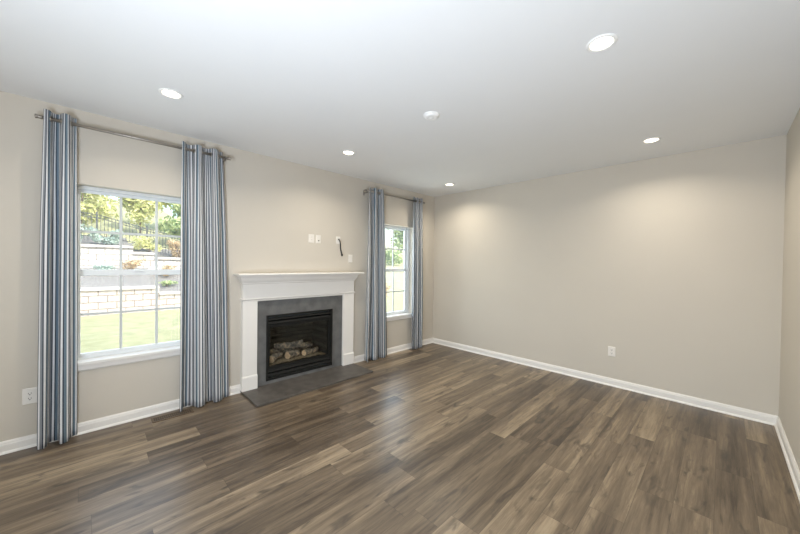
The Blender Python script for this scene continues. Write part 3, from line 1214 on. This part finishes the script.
bm = bmesh.new()
xs = [-0.2 - 0.55 * i for i in range(20)] + [XW1 + 0.02, XW1 - 0.30]
xs = [x for x in xs if x > XW1 + 0.01] + [XW1 - 0.02, XW1 - 0.16] + [XW1 - 0.6, XW1 - 1.1, XW1 - 1.7, XW2 + 0.1, XW2 - 0.02, XW2 - 0.16] + [XW2 - 0.7 - 0.9 * i for i in range(24)]
ys = [-8 + 0.5 * i for i in range(18)] + [1.30, 1.36, 1.41, 1.85, 1.92, 2.0, 2.1] + [2.5 + 0.5 * i for i in range(60)]
gv = [[bm.verts.new((x, y, ground_h(x, y) + 0.03 * noise.noise(Vector((x, y, 0))))) for y in ys] for x in xs]
for i in range(len(xs) - 1):
    for j in range(len(ys) - 1):
        f = bm.faces.new((gv[i][j], gv[i + 1][j], gv[i + 1][j + 1], gv[i][j + 1]))
        f.smooth = True
        xm, ym = (xs[i] + xs[i + 1]) / 2, (ys[j] + ys[j + 1]) / 2
        if XW2 - 2.2 < xm < XW1 and ym < 6.0:
            f.material_index = 1
tag(obj('lawn', bm, [M['lawn'], M['mulch']]), 'sunlit green lawn and mulch terraces outside the windows', 'lawn', kind='structure')


def terrace_wall(name, x, segs, z0, mat, capmat, label):
    """stepped block wall; segs [(y0, y1, top)]"""
    root = thing(name, label, 'retaining wall', (x, (segs[0][0] + segs[-1][1]) / 2, z0), 'stone retaining walls')
    bm = bmesh.new()
    for a, b, t in segs:
        add_box(bm, x - 0.30, x, a, b, z0, t - 0.09)
    obj('block_face', bm, mat, root)
    for a, b, t in segs:
        bm = bmesh.new()
        add_box(bm, x - 0.34, x + 0.08, a, b, t - 0.09, t)
        obj('capstone', bm, capmat, root, 0.012)


terrace_wall('retaining_wall', XW1, [(-8, 1.92, 0.52), (1.92, 6.2, 0.28)], GZ - 0.25, M['block'], M['cap'], 'pinkish stone block retaining wall at the edge of lawn')
terrace_wall('retaining_wall', XW2, [(-8, 1.36, 2.04), (1.36, 2.05, 1.79), (2.05, 6.2, 1.60)], 0.55, M['upper_block'], M['cap'], 'upper stepped pale block retaining wall below the fence')

# fence on the upper terrace
XF = -14.55
fence = thing('fence', 'black metal picket fence above the stone walls', 'fence', (XF, 0, 2.2))


def fence_top(y):
    return 3.52 - 0.27 * max(0, y + 0.3)


def fence_bot(y):
    return ground_h(XF, y) + 0.05


posts = [-6.3 + 1.65 * k for k in range(8)]
for p in posts:
    bm = bmesh.new()
    add_box(bm, XF - 0.03, XF + 0.03, p - 0.03, p + 0.03, fence_bot(p) - 0.06, fence_top(p) + 0.10)
    obj('post', bm, M['fence_metal'], fence)
for a, b in zip(posts, posts[1:]):
    bm = bmesh.new()
    for zf in (0.0, 0.13, 0.90):
        za, zb = [fence_top(q) + (fence_bot(q) + 0.08 - fence_top(q)) * zf for q in (a, b)]
        add_prism(bm, [(XF - 0.014, 0), (XF + 0.014, 0), (XF + 0.014, 0.03), (XF - 0.014, 0.03)], a + 0.03, b - 0.03)
        for v in bm.verts[-8:]:
            v.co.z += (za if abs(v.co.y - a) < 0.2 else zb) - 0.03
    k = a + 0.12
    while k < b - 0.08:
        add_box(bm, XF - 0.009, XF + 0.009, k - 0.009, k + 0.009, fence_bot(k), fence_top(k) - 0.005)
        k += 0.115
    obj('fence_panel', bm, M['fence_metal'], fence)


def plant(name, label, cat, base, w, h, leaf, n, size, seed, trunk=0.0, group=None, stretch=1.0):
    """shrub or tree: a branching stem and a crown of separate leaves"""
    rnd = random.Random(seed)
    bx, by, bz = base
    root = thing(name, label, cat, base, group)
    bm = bmesh.new()
    tw = 0.02 + 0.035 * h / 3
    cz = bz + trunk
    add_tube(bm, [(bx, by, bz - 0.05), (bx + 0.03 * h, by + 0.02, bz + trunk + (h - trunk) * 0.35), (bx, by + 0.05 * w, bz + trunk + (h - trunk) * 0.75)], tw, 8, radii=[tw, tw * 0.7, tw * 0.25])
    blobs = []
    for k in range(9):
        a = rnd.uniform(0, 6.283)
        rr = w * 0.5 * rnd.uniform(0.15, 0.75)
        f = rnd.uniform(0.18, 0.85)
        c = Vector((bx + rr * math.cos(a), by + rr * math.sin(a) * stretch, cz + (h - trunk) * f))
        blobs.append((c, w * rnd.uniform(0.22, 0.36), (h - trunk) * rnd.uniform(0.16, 0.28)))
        add_tube(bm, [(bx, by, cz + (h - trunk) * f * 0.45), tuple(Vector((bx, by, cz + (h - trunk) * f * 0.6)).lerp(c, 0.6)), tuple(c)], 0.01, 6, radii=[tw * 0.5, tw * 0.3, tw * 0.12])
    obj('stem' if trunk < 0.5 else 'trunk', bm, M['bark'], root)
    bm = bmesh.new()
    for _ in range(n):
        c, rw, rh = blobs[rnd.randrange(9)]
        d = Vector((rnd.gauss(0, 1), rnd.gauss(0, 1), rnd.gauss(0, 1))).normalized() * (rnd.random() ** 0.4)
        p = c + Vector((d.x * rw, d.y * rw, d.z * rh))
        if p.z < bz + 0.03:
            p.z = bz + 0.03 + rnd.random() * 0.08
        nrm = (d + Vector((rnd.gauss(0, .7), rnd.gauss(0, .7), rnd.gauss(0.4, .7)))).normalized()
        e1 = nrm.orthogonal().normalized()
        e1.rotate(Matrix.Rotation(rnd.uniform(0, 6.28), 3, nrm))
        e2 = nrm.cross(e1)
        s = size * rnd.uniform(0.6, 1.3)
        q = [p - e1 * s, p + e2 * s * 0.45 + nrm * s * 0.15, p + e1 * s, p - e2 * s * 0.45 + nrm * s * 0.15]
        vv = [bm.verts.new(c_) for c_ in q]
        bm.faces.new((vv[0], vv[1], vv[2]))
        bm.faces.new((vv[0], vv[2], vv[3]))
    obj('foliage', bm, M[leaf], root)
    return root


def gh(x, y):
    return (x, y, ground_h(x, y))


# small shrubs on the middle bed in front of the upper wall
plant('shrub', 'low dark spreading shrub left in front of upper stone wall', 'shrub', gh(-12.6, 0.45), 0.75, 0.32, 'leaf_blue', 500, 0.06, 1, group='shrubs on the terraces')
plant('shrub', 'tan feathery shrub in front of middle of upper stone wall', 'shrub', gh(-12.6, 1.30), 0.66, 0.70, 'leaf_tan', 420, 0.06, 2, group='shrubs on the terraces')
plant('shrub', 'small tan shrub in front of lower step of upper wall', 'shrub', gh(-12.7, 2.45), 0.65, 0.50, 'leaf_tan', 360, 0.055, 3, group='shrubs on the terraces')
plant('shrub', 'low green creeping shrub on right of lower terrace', 'shrub', gh(-11.6, 2.25), 0.6, 0.24, 'leaf_green', 300, 0.05, 4, group='shrubs on the terraces')
# planting along and behind the fence
for k, (x, y, w, h, lf, n, s, lb) in enumerate((
        (-13.92, -0.45, 0.70, 0.80, 'leaf_blue', 700, 0.09, 'blue green bush at the left foot of the fence'),
        (-13.92, 0.55, 0.70, 0.75, 'leaf_blue', 650, 0.09, 'blue green bush second along the foot of the fence'),
        (-13.92, 1.95, 0.70, 0.90, 'leaf_yellow', 600, 0.09, 'yellow green bush at the foot of the fence'),
        (-13.92, 3.05, 0.70, 0.85, 'leaf_tan', 600, 0.09, 'tan bush at right foot of the fence'))):
    plant('bush', lb, 'bush', gh(x, y), w, h, lf, n, s * 0.8, 40 + k, group='bushes at the fence', stretch=1.9)
for k, (x, y, w, h, tr, lf, n, s, lb) in enumerate((
        (-17.6, -2.4, 2.0, 3.0, 0.5, 'leaf_green', 1500, 0.15, 'green tree at far left behind the fence'),
        (-16.2, -0.2, 2.0, 2.6, 0.3, 'leaf_yellow', 1500, 0.15, 'yellow green tree behind the fence, left of window'),
        (-17.7, 2.0, 2.0, 2.9, 0.4, 'leaf_yellow', 1500, 0.15, 'broad yellow green tree behind middle of the fence'),
        (-16.4, 3.7, 2.1, 2.6, 0.3, 'leaf_green', 1500, 0.15, 'green tree behind the fence, right of window'),
        (-17.4, 5.8, 2.2, 3.0, 0.5, 'leaf_yellow', 1400, 0.15, 'yellow tree beyond right end of the fence'),
        (-20.8, 0.2, 3.3, 4.6, 1.0, 'leaf_green', 1600, 0.22, 'tall green tree on the hill behind the fence'),
        (-20.8, 4.2, 3.3, 4.4, 1.0, 'leaf_yellow', 1600, 0.22, 'tall yellow green tree on the hill behind the fence'))):
    plant('tree', lb, 'tree', gh(x, y), w, h, lf, n, s, 60 + k, tr, group='trees behind the fence')
# what the corner window looks at
plant('shrub', 'round tan shrub on the lawn outside the corner window', 'shrub', gh(-8.9, 11.2), 1.0, 0.75, 'leaf_tan', 500, 0.07, 80, group='shrubs beyond the corner window')
for k, (x, y, w, h, tr, lf, n, s, lb) in enumerate((
        (-19.5, 18.0, 1.9, 1.5, 0.0, 'leaf_tan', 900, 0.16, 'tan hedge like shrub up the grass slope'),
        (-17.6, 20.3, 1.9, 1.7, 0.0, 'leaf_green', 900, 0.16, 'green shrub up the grass slope'),
        (-24.0, 22.2, 4.0, 6.5, 1.2, 'leaf_yellow', 1900, 0.28, 'tall yellow green tree beyond the corner window'),
        (-20.6, 25.2, 4.0, 6.5, 1.2, 'leaf_green', 1900, 0.28, 'tall green tree beyond the corner window'),
        (-17.2, 28.0, 4.0, 6.0, 1.2, 'leaf_yellow', 1900, 0.28, 'pale tree furthest right beyond the corner window'))):
    plant('shrub' if tr == 0 else 'tree', lb, 'shrub' if tr == 0 else 'tree', gh(x, y), w, h, lf, n, s, 90 + k, tr, group='planting beyond the corner window')
